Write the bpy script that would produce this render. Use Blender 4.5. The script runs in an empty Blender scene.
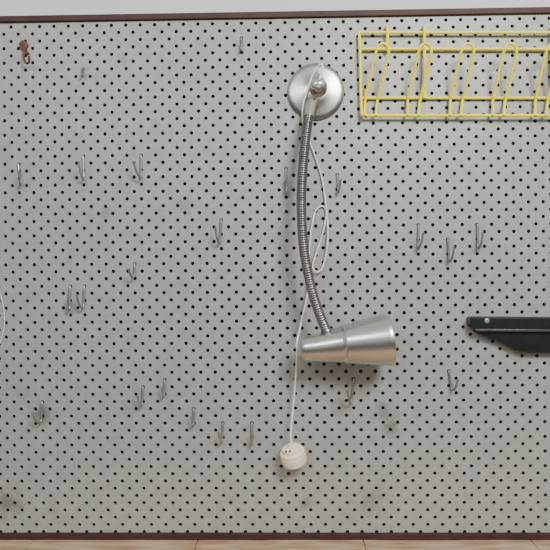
import bpy, math, random
import numpy as np
from mathutils import Vector, Matrix
random.seed(4)
S=0.002; D=1.2; F=600.0; ZC=1.5
scn=bpy.context.scene
# ---------------- camera
yaw=math.radians(1.1); roll=math.radians(-0.47)
cam_d=bpy.data.cameras.new('camera'); cam=bpy.data.objects.new('camera',cam_d); scn.collection.objects.link(cam)
cam_d.sensor_width=36; cam_d.lens=36*F/550; cam_d.clip_start=0.01
C=Vector((0,-D,ZC))
R=Matrix.Rotation(yaw,3,'Z')@Matrix.Rotation(math.pi/2,3,'X')@Matrix.Rotation(roll,3,'Z')
cam.matrix_world=Matrix.Translation(C)@R.to_4x4()
scn.camera=cam
def P(px,py,d=0.0):
    """point standing d metres off the front of the board"""
    v=R@Vector(((px-275)/F,(275-py)/F,-1))
    t=(-d-C.y)/v.y
    return C+v*t
# ---------------- materials
def mat(name,col,rough=0.5,metal=0.0,var=0.0,scale=20,bump=0.0,bscale=200,coat=0):
    m=bpy.data.materials.new(name); m.use_nodes=True
    n=m.node_tree.nodes; l=m.node_tree.links; b=n['Principled BSDF']
    b.inputs['Roughness'].default_value=rough; b.inputs['Metallic'].default_value=metal
    b.inputs['Coat Weight'].default_value=coat
    tc=n.new('ShaderNodeTexCoord')
    nz=n.new('ShaderNodeTexNoise'); nz.inputs['Scale'].default_value=scale; nz.inputs['Detail'].default_value=5
    l.new(tc.outputs['Object'],nz.inputs['Vector'])
    rp=n.new('ShaderNodeValToRGB'); e=rp.color_ramp.elements
    e[0].position=0.3; e[1].position=0.7
    e[0].color=tuple(max(0,c*(1-var)) for c in col)+(1,); e[1].color=tuple(min(1,c*(1+var)) for c in col)+(1,)
    l.new(nz.outputs['Fac'],rp.inputs['Fac']); l.new(rp.outputs['Color'],b.inputs['Base Color'])
    if bump>0:
        n2=n.new('ShaderNodeTexNoise'); n2.inputs['Scale'].default_value=bscale
        l.new(tc.outputs['Object'],n2.inputs['Vector'])
        bp=n.new('ShaderNodeBump'); bp.inputs['Strength'].default_value=bump; bp.inputs['Distance'].default_value=0.002
        l.new(n2.outputs['Fac'],bp.inputs['Height']); l.new(bp.outputs['Normal'],b.inputs['Normal'])
    return m
M_wall=mat('painted_wall',(0.62,0.63,0.645),0.8,var=0.03,scale=3,bump=0.1)
M_trim=mat('brown_trim',(0.04,0.013,0.011),0.65,var=0.3,scale=30)
M_steel=mat('brushed_steel',(0.62,0.60,0.57),0.25,1.0,var=0.06,scale=25)
M_neck=mat('gooseneck_steel',(0.24,0.235,0.23),0.3,1.0,var=0.12,scale=60)
M_base=mat('base_steel',(0.43,0.415,0.39),0.27,1.0,var=0.18,scale=40)
M_hook=mat('zinc_wire',(0.27,0.27,0.265),0.38,0.6,var=0.2,scale=60)
M_rust=mat('rusty_metal',(0.11,0.045,0.035),0.7,0.2,var=0.5,scale=120)
M_yel=mat('yellow_plastic_coating',(1.0,0.88,0.0),0.5,var=0.02,scale=30)
M_cord=mat('white_cord',(0.80,0.78,0.71),0.55,var=0.05)
M_plug=mat('cream_plastic',(0.88,0.79,0.60),0.45,var=0.05,scale=60)
M_blk=mat('black_plastic',(0.008,0.010,0.012),0.3,var=0.3,scale=40)
M_blk2=mat('dark_grey_plastic',(0.06,0.065,0.07),0.25,var=0.2,scale=40)
M_hole_shade=mat('painted_hole_shade',(0.075,0.07,0.066),0.9,var=0.1)  # dark colour stands in for the shade seen through the holes
M_bulb=mat('frosted_bulb',(0.8,0.8,0.76),0.3,var=0.01)
M_floor=mat('floor_vinyl',(0.22,0.18,0.15),0.6,var=0.1,scale=4)
# pegboard paint
def board_mat():
    m=bpy.data.materials.new('grey_painted_hardboard'); m.use_nodes=True
    n=m.node_tree.nodes; l=m.node_tree.links; b=n['Principled BSDF']; b.inputs['Roughness'].default_value=0.4
    tc=n.new('ShaderNodeTexCoord'); O=tc.outputs['Object']
    def noise(s,d=5,r=0.6):
        z=n.new('ShaderNodeTexNoise'); z.inputs['Scale'].default_value=s; z.inputs['Detail'].default_value=d; z.inputs['Roughness'].default_value=r
        l.new(O,z.inputs['Vector']); return z
    def ramp(src,a,b_,ca,cb):
        r=n.new('ShaderNodeValToRGB'); r.color_ramp.elements[0].position=a; r.color_ramp.elements[1].position=b_
        r.color_ramp.elements[0].color=ca; r.color_ramp.elements[1].color=cb; l.new(src,r.inputs['Fac']); return r
    def mix(fac,a,b_,blend='MIX'):
        x=n.new('ShaderNodeMix'); x.data_type='RGBA'; x.blend_type=blend
        if isinstance(fac,float): x.inputs[0].default_value=fac
        else: l.new(fac,x.inputs[0])
        l.new(a,x.inputs[6])
        if isinstance(b_,tuple): x.inputs[7].default_value=b_
        else: l.new(b_,x.inputs[7])
        return x.outputs[2]
    base=ramp(noise(2.2,3).outputs['Fac'],0.3,0.7,(0.300,0.310,0.303,1),(0.342,0.345,0.325,1)).outputs['Color']
    mot=ramp(noise(45,6).outputs['Fac'],0.35,0.6,(0.88,0.88,0.88,1),(1,1,1,1)).outputs['Color']
    c=mix(1.0,base,mot,'MULTIPLY')
    dirt=ramp(noise(14,8,0.7).outputs['Fac'],0.57,0.72,(0,0,0,1),(0.5,0.5,0.5,1)).outputs['Color']
    c=mix(dirt,c,(0.19,0.18,0.165,1))
    # grubby marks left on the board
    wob=noise(30,6,0.7)
    for (x,y,r,s) in [(386,415,14,0.7),(8,503,19,0.75),(42,413,15,0.65),(183,205,14,0.4),(105,212,9,0.5),(372,502,20,0.4),(305,505,8,0.55),(84,70,7,0.55),(340,408,10,0.5),(388,427,10,0.6),(120,60,8,0.35),(470,110,10,0.3),(230,500,8,0.3),(500,395,8,0.3)]:
        p=P(x,y)
        d=n.new('ShaderNodeVectorMath'); d.operation='DISTANCE'; l.new(O,d.inputs[0]); d.inputs[1].default_value=p
        q=n.new('ShaderNodeMath'); q.operation='DIVIDE'; l.new(d.outputs['Value'],q.inputs[0]); q.inputs[1].default_value=r*S
        a=n.new('ShaderNodeMath'); a.operation='MULTIPLY_ADD'; l.new(wob.outputs['Fac'],a.inputs[0]); a.inputs[1].default_value=3.0; l.new(q.outputs[0],a.inputs[2])
        mr=n.new('ShaderNodeMapRange'); l.new(a.outputs[0],mr.inputs[0]); mr.inputs[1].default_value=1.4; mr.inputs[2].default_value=2.5; mr.inputs[3].default_value=s; mr.inputs[4].default_value=0
        c=mix(mr.outputs[0],c,(0.09,0.085,0.08,1))
    l.new(c,b.inputs['Base Color'])
    bp=n.new('ShaderNodeBump'); bp.inputs['Strength'].default_value=0.15; bp.inputs['Distance'].default_value=0.001
    l.new(noise(90,4).outputs['Fac'],bp.inputs['Height']); l.new(bp.outputs['Normal'],b.inputs['Normal'])
    return m
M_board=board_mat()
def wood_mat():
    m=bpy.data.materials.new('worn_wood'); m.use_nodes=True
    n=m.node_tree.nodes; l=m.node_tree.links; b=n['Principled BSDF']; b.inputs['Roughness'].default_value=0.6
    tc=n.new('ShaderNodeTexCoord'); mp=n.new('ShaderNodeMapping'); mp.inputs['Scale'].default_value=(14,90,60)
    l.new(tc.outputs['Object'],mp.inputs['Vector'])
    z=n.new('ShaderNodeTexNoise'); z.inputs['Scale'].default_value=1; z.inputs['Detail'].default_value=6; l.new(mp.outputs[0],z.inputs['Vector'])
    r=n.new('ShaderNodeValToRGB'); e=r.color_ramp.elements; e[0].position=0.3;e[1].position=0.7
    e[0].color=(0.31,0.19,0.11,1); e[1].color=(0.60,0.44,0.30,1)
    l.new(z.outputs['Fac'],r.inputs['Fac']); l.new(r.outputs['Color'],b.inputs['Base Color']); return m
M_wood=wood_mat()
# ---------------- mesh helpers
class MB:
    def __init__(s): s.v=[];s.f=[];s.m=[]
    def add(s,v,f,mi=0):
        o=len(s.v); s.v+=[tuple(x) for x in v]; s.f+=[tuple(i+o for i in q) for q in f]; s.m+=[mi]*len(f)
    def obj(s,name,mats,parent=None,smooth=True,bevel=0):
        me=bpy.data.meshes.new(name); me.from_pydata(s.v,[],s.f)
        for m in mats: me.materials.append(m)
        me.polygons.foreach_set('material_index',s.m)
        import bmesh
        bm=bmesh.new(); bm.from_mesh(me); bmesh.ops.recalc_face_normals(bm,faces=bm.faces); bm.to_mesh(me); bm.free()
        if smooth:
            me.polygons.foreach_set('use_smooth',[True]*len(me.polygons))
            try: me.set_sharp_from_angle(angle=math.radians(40))
            except Exception: pass
        o=bpy.data.objects.new(name,me); scn.collection.objects.link(o)
        if parent: o.parent=parent
        if bevel:
            b=o.modifiers.new('bevel','BEVEL'); b.width=bevel; b.segments=2; b.limit_method='ANGLE'
        return o
    def box(s,x0,x1,y0,y1,z0,z1,mi=0):
        v=[(x,y,z) for x in(x0,x1) for y in(y0,y1) for z in(z0,z1)]
        s.add(v,[(0,1,3,2),(4,6,7,5),(0,4,5,1),(2,3,7,6),(0,2,6,4),(1,5,7,3)],mi)
    def sweep(s,pts,rad,n=10,mi=0,closed=False):
        pts=[Vector(p) for p in pts]; N=len(pts)
        T=[]
        for i in range(N):
            a=pts[max(i-1,0)]; b=pts[min(i+1,N-1)]
            T.append((b-a).normalized())
        u=T[0].orthogonal().normalized(); vs=[]
        for i in range(N):
            u=(u-T[i]*u.dot(T[i])).normalized(); w=T[i].cross(u)
            r=rad(i/(N-1)) if callable(rad) else (rad[i] if isinstance(rad,list) else rad)
            for k in range(n):
                a=2*math.pi*k/n; vs.append(pts[i]+(u*math.cos(a)+w*math.sin(a))*r)
        fs=[(i*n+k,i*n+(k+1)%n,(i+1)*n+(k+1)%n,(i+1)*n+k) for i in range(N-1) for k in range(n)]
        fs.append(tuple(range(n))[::-1]); fs.append(tuple((N-1)*n+k for k in range(n)))
        s.add(vs,fs,mi)
    def spin(s,origin,axis,prof,n=48,mi=0,cap0=True,cap1=True):
        """prof: (distance along axis, radius)"""
        axis=Vector(axis).normalized(); u=axis.orthogonal().normalized(); w=axis.cross(u); o=Vector(origin); vs=[]
        for (h,r) in prof:
            for k in range(n):
                a=2*math.pi*k/n; vs.append(o+axis*h+(u*math.cos(a)+w*math.sin(a))*max(r,1e-5))
        N=len(prof)
        fs=[(i*n+k,i*n+(k+1)%n,(i+1)*n+(k+1)%n,(i+1)*n+k) for i in range(N-1) for k in range(n)]
        if cap0: fs.append(tuple(range(n))[::-1])
        if cap1: fs.append(tuple((N-1)*n+k for k in range(n)))
        s.add(vs,fs,mi)
def cr(pts,k=8):
    """catmull-rom"""
    p=[Vector(q) for q in pts]; p=[p[0]*2-p[1]]+p+[p[-1]*2-p[-2]]; out=[]
    for i in range(1,len(p)-2):
        for j in range(k):
            t=j/k; a,b,c,d=p[i-1:i+3]
            out.append(0.5*((2*b)+(c-a)*t+(2*a-5*b+4*c-d)*t*t+(3*b-a-3*c+d)*t**3))
    out.append(p[-2]); return out
def resample(pts,n):
    L=[0]
    for a,b in zip(pts,pts[1:]): L.append(L[-1]+(b-a).length)
    out=[];j=0
    for i in range(n):
        t=L[-1]*i/(n-1)
        while j<len(L)-2 and L[j+1]<t: j+=1
        out.append(pts[j].lerp(pts[j+1],(t-L[j])/max(L[j+1]-L[j],1e-9)))
    return out,L[-1]
def empty(name,loc=(0,0,0)):
    e=bpy.data.objects.new(name,None); e.empty_display_size=0.05; scn.collection.objects.link(e); return e
# ---------------- room
zt=P(275,15.5).z; zb=P(275,535.5).z
GAP=0.022
b=MB(); b.box(-2.2,2.2,GAP,GAP+0.1,0,2.7); b.obj('wall_front',[M_wall],smooth=False)
b=MB(); b.box(-2.2,2.2,-3.2,GAP+0.1,-0.05,0); b.obj('floor',[M_floor],smooth=False)
# hooks: x,y of shank centre, height, projection, lean, material, tip drift
HK=[(18,178,22,.03,4,None,3),(80,165,24,.03,1,None,-1),(140,163,24,.03,0,None,-4),(286,176,26,.02,0,None,1),(336,183,18,.022,1,None,1),
 (221,229,24,.03,-2,None,-2),(134,270,14,.03,-1,None,-1),(69,296,24,.024,0,None,2),(84,297,22,.03,-1,None,-2),
 (418,234,24,.03,-1,None,3),(447,250,22,.03,1,None,1),(477,234,24,.03,0,None,1),(144,394,18,.022,-1,None,-2),(165,384,16,.02,0,None,-1),
 (194,414,16,.02,0,None,-1),(223,430,18,.022,-1,None,-2),(250,434,20,.022,0,None,1),(354,389,24,.03,-4,None,-3),(449,378,18,.025,3,None,2),(47,413,20,.03,-1,None,-3),
 (248,45,14,.015,0,None,1),(84,70,8,.015,1,None,1)]
W=14.55*S; H=W/2
tops=[P(h[0],h[1]-h[2]/2,0) for h in HK]
def snap(t,x0):
    best=None
    r0=round((t.z-zb)/H-0.5)
    for r in (r0-1,r0,r0+1):
        off=x0+W*(0.5+(0.5 if r%2 else 0)); c=round((t.x-off)/W)
        q=Vector((off+c*W,0,zb+H*(r+0.5))); d=(q-t).length
        if best is None or d<best[0]: best=(d,q)
    return best
ph=min(range(40),key=lambda k:sum(snap(t,-0.76+W*k/40)[0]**2 for t in tops))
X0=-0.76+W*ph/40; X1=X0+1.56
# ---------------- pegboard: real perforated panel, staggered holes
pegb=empty('pegboard')
RH=1.85*S; TH=0.004
angs=[0,math.atan(.5),math.radians(60),math.pi/2,math.radians(120),math.pi-math.atan(.5)]
angs=angs+[a+math.pi for a in angs]; n=12
ring=[]
for a in angs:
    c,s_=math.cos(a),math.sin(a); t=min((W/2)/abs(c) if abs(c)>1e-6 else 9,(H/2)/abs(s_) if abs(s_)>1e-6 else 9); ring.append((c*t,s_*t))
cell=[(x,0,z) for x,z in ring]+[(RH*math.cos(a),0,RH*math.sin(a)) for a in angs]+[(RH*math.cos(a),TH,RH*math.sin(a)) for a in angs]+[(x,TH,z) for x,z in ring]
cell=np.array(cell); cf=[]
for r_ in range(3):
    for k in range(n): cf.append((r_*n+k,r_*n+(k+1)%n,(r_+1)*n+(k+1)%n,(r_+1)*n+k))
cf=np.array(cf)
rows=int((zt-zb)/H)+1; cols=int((X1-X0)/W)
offs=[(X0+W*(c+0.5+(0.5 if r_%2 else 0)),0,zb+H*(r_+0.5)) for r_ in range(rows) for c in range(cols)]
offs=np.array([o for o in offs if o[2]<zt+0.002])
V=(cell[None]+offs[:,None]).reshape(-1,3); FF=(cf[None]+(np.arange(len(offs))*48)[:,None,None]).reshape(-1,4)
me=bpy.data.meshes.new('panel'); me.from_pydata(V.tolist(),[],FF.tolist()); me.materials.append(M_board); me.update()
o=bpy.data.objects.new('panel',me); scn.collection.objects.link(o); o.parent=pegb
b=MB(); b.box(X0,X1+0.01,GAP-0.003,GAP-0.0005,zb,zt); b.obj('hole_shade_sheet',[M_hole_shade],pegb,smooth=False)  # added dark sheet, paints the shade of the gap behind the holes
tw=6.0*S
for i,bx in enumerate([(X0-tw,X1+tw+.01,zt-tw/2,zt+tw/2),(X0-tw,X1+tw+.01,zb-tw/2,zb+tw/2),(X0-tw,X0+0.016,zb+tw/2,zt-tw/2),(X1-0.006,X1+tw+.01,zb+tw/2,zt-tw/2)]):
    b=MB(); b.box(bx[0],bx[1],-0.006,GAP-0.0005,bx[2],bx[3]); b.obj('trim_%d'%(i+1),[M_trim],None,smooth=False,bevel=0.001)
# ---------------- workbench
wb=empty('workbench'); zt2=zb-tw/2-0.001
b=MB(); x=P(363,540).x-0.33*4; i=0
while x<1.1:
    w=0.33
    for j in range(6): b.box(x+0.0006,x+w-0.0006,GAP-0.0015-0.10*(j+1),GAP-0.003-0.10*j,zt2-0.035,zt2)
    x+=w;i+=1
b.obj('top_boards',[M_wood],wb,smooth=False,bevel=0.0012)
b=MB()
for xx in(-1.0,1.0):
    for yy in(-0.52,-0.08): b.box(xx-0.035,xx+0.035,yy-0.035,yy+0.035,0,zt2-0.035)
b.box(-1.05,1.05,-0.555,-0.53,zt2-0.13,zt2-0.035); b.box(-1.03,1.03,-0.06,-0.03,zt2-0.13,zt2-0.035)
b.obj('frame',[M_wood],wb,smooth=False,bevel=0.003)
# ---------------- lamp
lamp=empty('gooseneck_lamp')
bc=P(315.8,92,0.0008); b=MB()
b.spin(bc,(0,-1,0),[(0,0.0556),(0.002,0.0566),(0.004,0.0562),(0.0055,0.0542),(0.0068,0.047),(0.0085,0.036),(0.0105,0.024),(0.0125,0.018),(0.0125,0.0001)],64)
b.obj('base_plate',[M_base],lamp)
b=MB(); kc=P(318,88,0.010)
b.spin(kc,(0,-1,0),[(0,0.019),(0.004,0.019),(0.006,0.0155),(0.02,0.0145),(0.026,0.012),(0.029,0.006),(0.030,0.0001)],36)
b.spin(P(312,104,0.012),(0.1,-1,-0.5),[(0,0.011),(0.02,0.011),(0.023,0.009),(0.023,0.0001)],28)
b.obj('swivel_joint',[M_steel],lamp)
b=MB(); b.spin(P(318,87,0.040),(0,-1,0.1),[(0,0.0065),(0.003,0.0065),(0.005,0.004),(0.0055,0.0001)],20); b.obj('screw_head',[M_hook],lamp)
neck=[P(312,103,0.03),P(308.5,118,0.042),P(305,145,0.055),P(302,180,0.065),P(301.5,212,0.072),P(304,250,0.075),P(311,287,0.075),P(319.5,314,0.073),P(329,337,0.07)]
pts,L=resample(cr(neck,12),1000)
ribs=L/0.0044
b=MB(); b.sweep(pts,lambda t:0.0086+0.0010*abs(math.sin(math.pi*ribs*t)),18); b.obj('gooseneck',[M_neck],lamp)
b=MB(); b.sweep(pts[:70],lambda t:0.0104 if t<0.93 else 0.0098,20); b.obj('neck_ferrule',[M_steel],lamp)
hd=0.07
A=P(299.5,349.5,hd+0.002); B=P(390,339,hd-0.002); ax=(B-A); LL=ax.length; q=LL/95
def r_(px): return px*S*0.93
prof=[(0,3),(0.3,7),(1.2,10),(3,11.8),(6,12.4),(12,13.2),(30,16.0),(44,18.2),(45.5,19.0),(47,20.4),(48.5,19.5),(52,20.4),(70,23.4),(90,26.3),(93.5,26.8),(95,26.3)]
pr=[(h*q,r_(r)) for h,r in prof]+[(h*q,r_(r)-0.0012) for h,r in prof[::-1][1:]]
b=MB(); b.spin(A,ax,pr,72,cap0=True,cap1=True); b.obj('shade',[M_steel],lamp)
b=MB(); b.spin(A,ax,[(10*q,0.012),(45*q,0.014),(48*q,0.016),(58*q,0.024),(68*q,0.029),(77*q,0.026),(83*q,0.014),(85*q,0.0001)],32); b.obj('bulb',[M_bulb],lamp)
b=MB(); nd=(pts[-1]-pts[-12]).normalized(); b.spin(pts[-1]-nd*0.016,nd,[(0,0.0098),(0.004,0.0112),(0.02,0.0112),(0.02,0.001)],28); b.obj('neck_collar',[M_neck],lamp)
# cord
c1=[P(319,80,0.041),P(323,68,0.034),P(320,64.5,0.028),P(314,72,0.023),P(308,88,0.020),P(303,105,0.018),P(303,122,0.012),P(309,140,0.006),P(315,156,0.005),P(322,178,0.006),P(326,205,0.008),P(328,232,0.01),P(326,255,0.010),P(321,270,0.010),P(315,271,0.010),P(313,264,0.009),P(318,248,0.008),P(324,228,0.006),P(326,212,0.004),P(322,206,0.0045),P(315,212,0.006),P(311,232,0.008),P(309,260,0.01),P(308,290,0.012),P(304,310,0.015),P(300,328,0.04),P(297,342,0.065),P(297,352,0.064),P(296.5,362,0.05),P(295,385,0.024),P(293,410,0.022),P(291,430,0.026),P(291.5,446,0.029)]
b=MB(); b.sweep(cr(c1,8),0.0017,8); b.obj('power_cord',[M_cord],lamp)
b=MB(); pa=Vector((0.22,0.30,-1)).normalized(); p0=P(291,446.5,0.034)
b.spin(p0,pa,[(-0.006,0.0035),(-0.002,0.0055),(0.0,0.0065),(0.0012,0.0165),(0.003,0.0185),(0.009,0.019),(0.0095,0.0225),(0.011,0.0245),(0.0155,0.0248),(0.016,0.0238),(0.018,0.0238),(0.0185,0.0252),(0.031,0.0250),(0.0355,0.0235),(0.037,0.020),(0.037,0.0001)],48)
b.obj('plug_body',[M_plug],lamp)
b=MB()
for px,py in((286,451.5),(290,451)): b.spin(P(px,py,0.049),(0,-1,0.3),[(0,0.002),(0.0035,0.002),(0.004,0.0001)],12)
b.obj('plug_screws',[M_rust],lamp)
# ---------------- yellow rack
rack=empty('coat_rack'); YR=1.45*S
b=MB(); XR=614
def rail(y,d,x0=361,x1=XR): b.sweep([P(x0,y,d),P(x1,y,d)],YR,10)
rail(32.5,0.010,359,XR+1); rail(49,0.008,360); rail(98,0.006); rail(115.5,0.014,362)
for xe,s_ in((360,1),(XR,-1)):
    b.sweep(cr([P(xe-1*s_,32.5,0.010),P(xe,49,0.0125),P(xe+1*s_,98,0.0115),P(xe+2*s_,115.5,0.014)],8),YR,10)
for xe in(387.5,424.5,553,590):
    b.sweep(cr([P(xe-1,29,0.0035),P(xe-1,26.5,0.008),P(xe,28,0.014),P(xe,34,0.0145),P(xe,49,0.0135),P(xe,(98 if xe in(424.5,553) else 50),0.0115)],6),YR,8)
b.obj('wire_frame',[M_yel],rack)
b=MB()
for i in range(6):
    x=382+i*42.6
    if x>XR-8: continue
    b.sweep(cr([P(x-17,116,0.019),P(x-17,107,0.0115),P(x-16.5,98,0.012),P(x-11,72,0.032),P(x-6,52,0.048),P(x-3,45.5,0.051),P(x+1.5,43.5,0.052),P(x+5.5,46.5,0.051),P(x+6.5,54,0.047),P(x+1.5,74,0.032),P(x-4,98,0.012),P(x-5.5,107,0.0115),P(x-6,116,0.019)],6),YR*0.92,10)
b.obj('wire_hooks',[M_yel],rack)
# ---------------- black bracket
br=empty('wall_bracket')
def prism(mb,out,d0,d1,mi=0):
    n=len(out); v=[P(x,y,0)+Vector((0,-d0,0)) for x,y in out]+[P(x,y,0)+Vector((0,-d1,0)) for x,y in out]
    mb.add(v,[tuple(range(n)),tuple(range(2*n-1,n-1,-1))]+[(i,(i+1)%n,n+(i+1)%n,n+i) for i in range(n)],mi)
b=MB(); prism(b,[(466,317.5),(468,316),(610,317),(612,319),(612,328),(609,330),(471,328.5),(467,326)],0.001,0.026); b.obj('top_bar',[M_blk],br,bevel=0.002)
b=MB(); prism(b,[(471,330),(478,334),(488,338),(499,342),(508,347),(516,350.5),(525,352),(556,352),(565,350),(573,346),(582,341),(596,337),(605,334),(609,330.5)],0.001,0.019); b.obj('lower_body',[M_blk],br,bevel=0.003)
b=MB(); prism(b,[(470,327.6),(609,328.6),(609,330.8),(472,330)],0.020,0.0285); b.obj('edge_strip',[M_blk2],br,bevel=0.0008)
b=MB(); b.spin(P(487,320.8,0.0255),(0,-1,0),[(0,0.005),(0.001,0.005),(0.002,0.0035),(0.002,0.0001)],16); b.obj('fixing_screw',[M_hook],br)
# ---------------- peg hooks
for (x,y,h,out,lean,m,w),t in zip(HK,tops):
    t=snap(t,X0)[1]; l=lean*S; hh=h*S; wv=w*S
    pts=[t+Vector((0,0.003,0.0005)),t+Vector((0,-0.001,0.0005)),t+Vector((0,-0.0036,-0.003)),t+Vector((l*.3,-0.0036,-hh*.5)),t+Vector((l*.6,-0.0038,-hh*.85)),
         t+Vector((l*.8,-0.008,-hh*1.0)),t+Vector((l,-0.015,-hh*.97)),t+Vector((l*1.1+wv*.5,-out*.8,-hh*.75)),t+Vector((l*1.2+wv,-out,-hh*.35))]
    b=MB(); b.sweep(cr(pts,6),0.0022,8); b.obj('pegboard_hook',[M_hook])
# rusty hook on its little plate
rh=empty('rusty_hook')
b=MB(); prism(b,[(20,44),(23,41),(27,42),(29,46),(27,50),(30,54),(27,56),(24,52),(21,49)],0.0005,0.006); b.obj('plate',[M_rust],rh,bevel=0.001)
b=MB(); b.sweep(cr([P(24,48,0.005),P(24,51,0.014),P(24,58,0.018),P(26,63,0.018),P(29,62,0.022),P(29,56,0.026)],6),0.0022,8); b.obj('wire',[M_rust],rh)
# loose cord at the left edge
b=MB(); b.sweep(cr([P(-12,262,0.002),P(-6,280,0.004),P(1,296,0.004),P(4,312,0.004),P(4,328,0.004),P(-1,345,0.004),P(-10,358,0.003)],8),0.0009,8); b.obj('loose_string',[M_cord])
# ---------------- light
def area(name,loc,tgt,sx,sy,e,col):
    l=bpy.data.lights.new(name,'AREA'); l.shape='RECTANGLE'; l.size=sx; l.size_y=sy; l.energy=e; l.color=col
    o=bpy.data.objects.new(name,l); scn.collection.objects.link(o); o.location=loc
    o.rotation_euler=(Vector(tgt)-Vector(loc)).to_track_quat('-Z','Y').to_euler()
area('window_light',(0.75,-1.9,2.7),(-0.1,0,1.45),0.7,0.55,57,(1,0.98,0.95))
area('highlight_fill',(-0.8,-2.1,2.6),(-0.15,0,1.5),1.2,0.4,14,(1,0.98,0.94))  # added unseen area light, gives the metal its highlights
w=bpy.data.worlds.new('world'); scn.world=w; w.use_nodes=True
n_=w.node_tree.nodes; l_=w.node_tree.links; bg=n_['Background']
tc=n_.new('ShaderNodeTexCoord'); sp=n_.new('ShaderNodeSeparateXYZ'); rp=n_.new('ShaderNodeValToRGB')
l_.new(tc.outputs['Generated'],sp.inputs[0])
mr=n_.new('ShaderNodeMapRange'); mr.inputs[1].default_value=-1; mr.inputs[2].default_value=1; l_.new(sp.outputs['Z'],mr.inputs[0]); l_.new(mr.outputs[0],rp.inputs['Fac'])
e=rp.color_ramp.elements; e[0].position=0.42; e[0].color=(0.24,0.23,0.22,1); e[1].position=0.62; e[1].color=(1,0.99,0.97,1)
l_.new(rp.outputs['Color'],bg.inputs['Color']); bg.inputs['Strength'].default_value=0.64
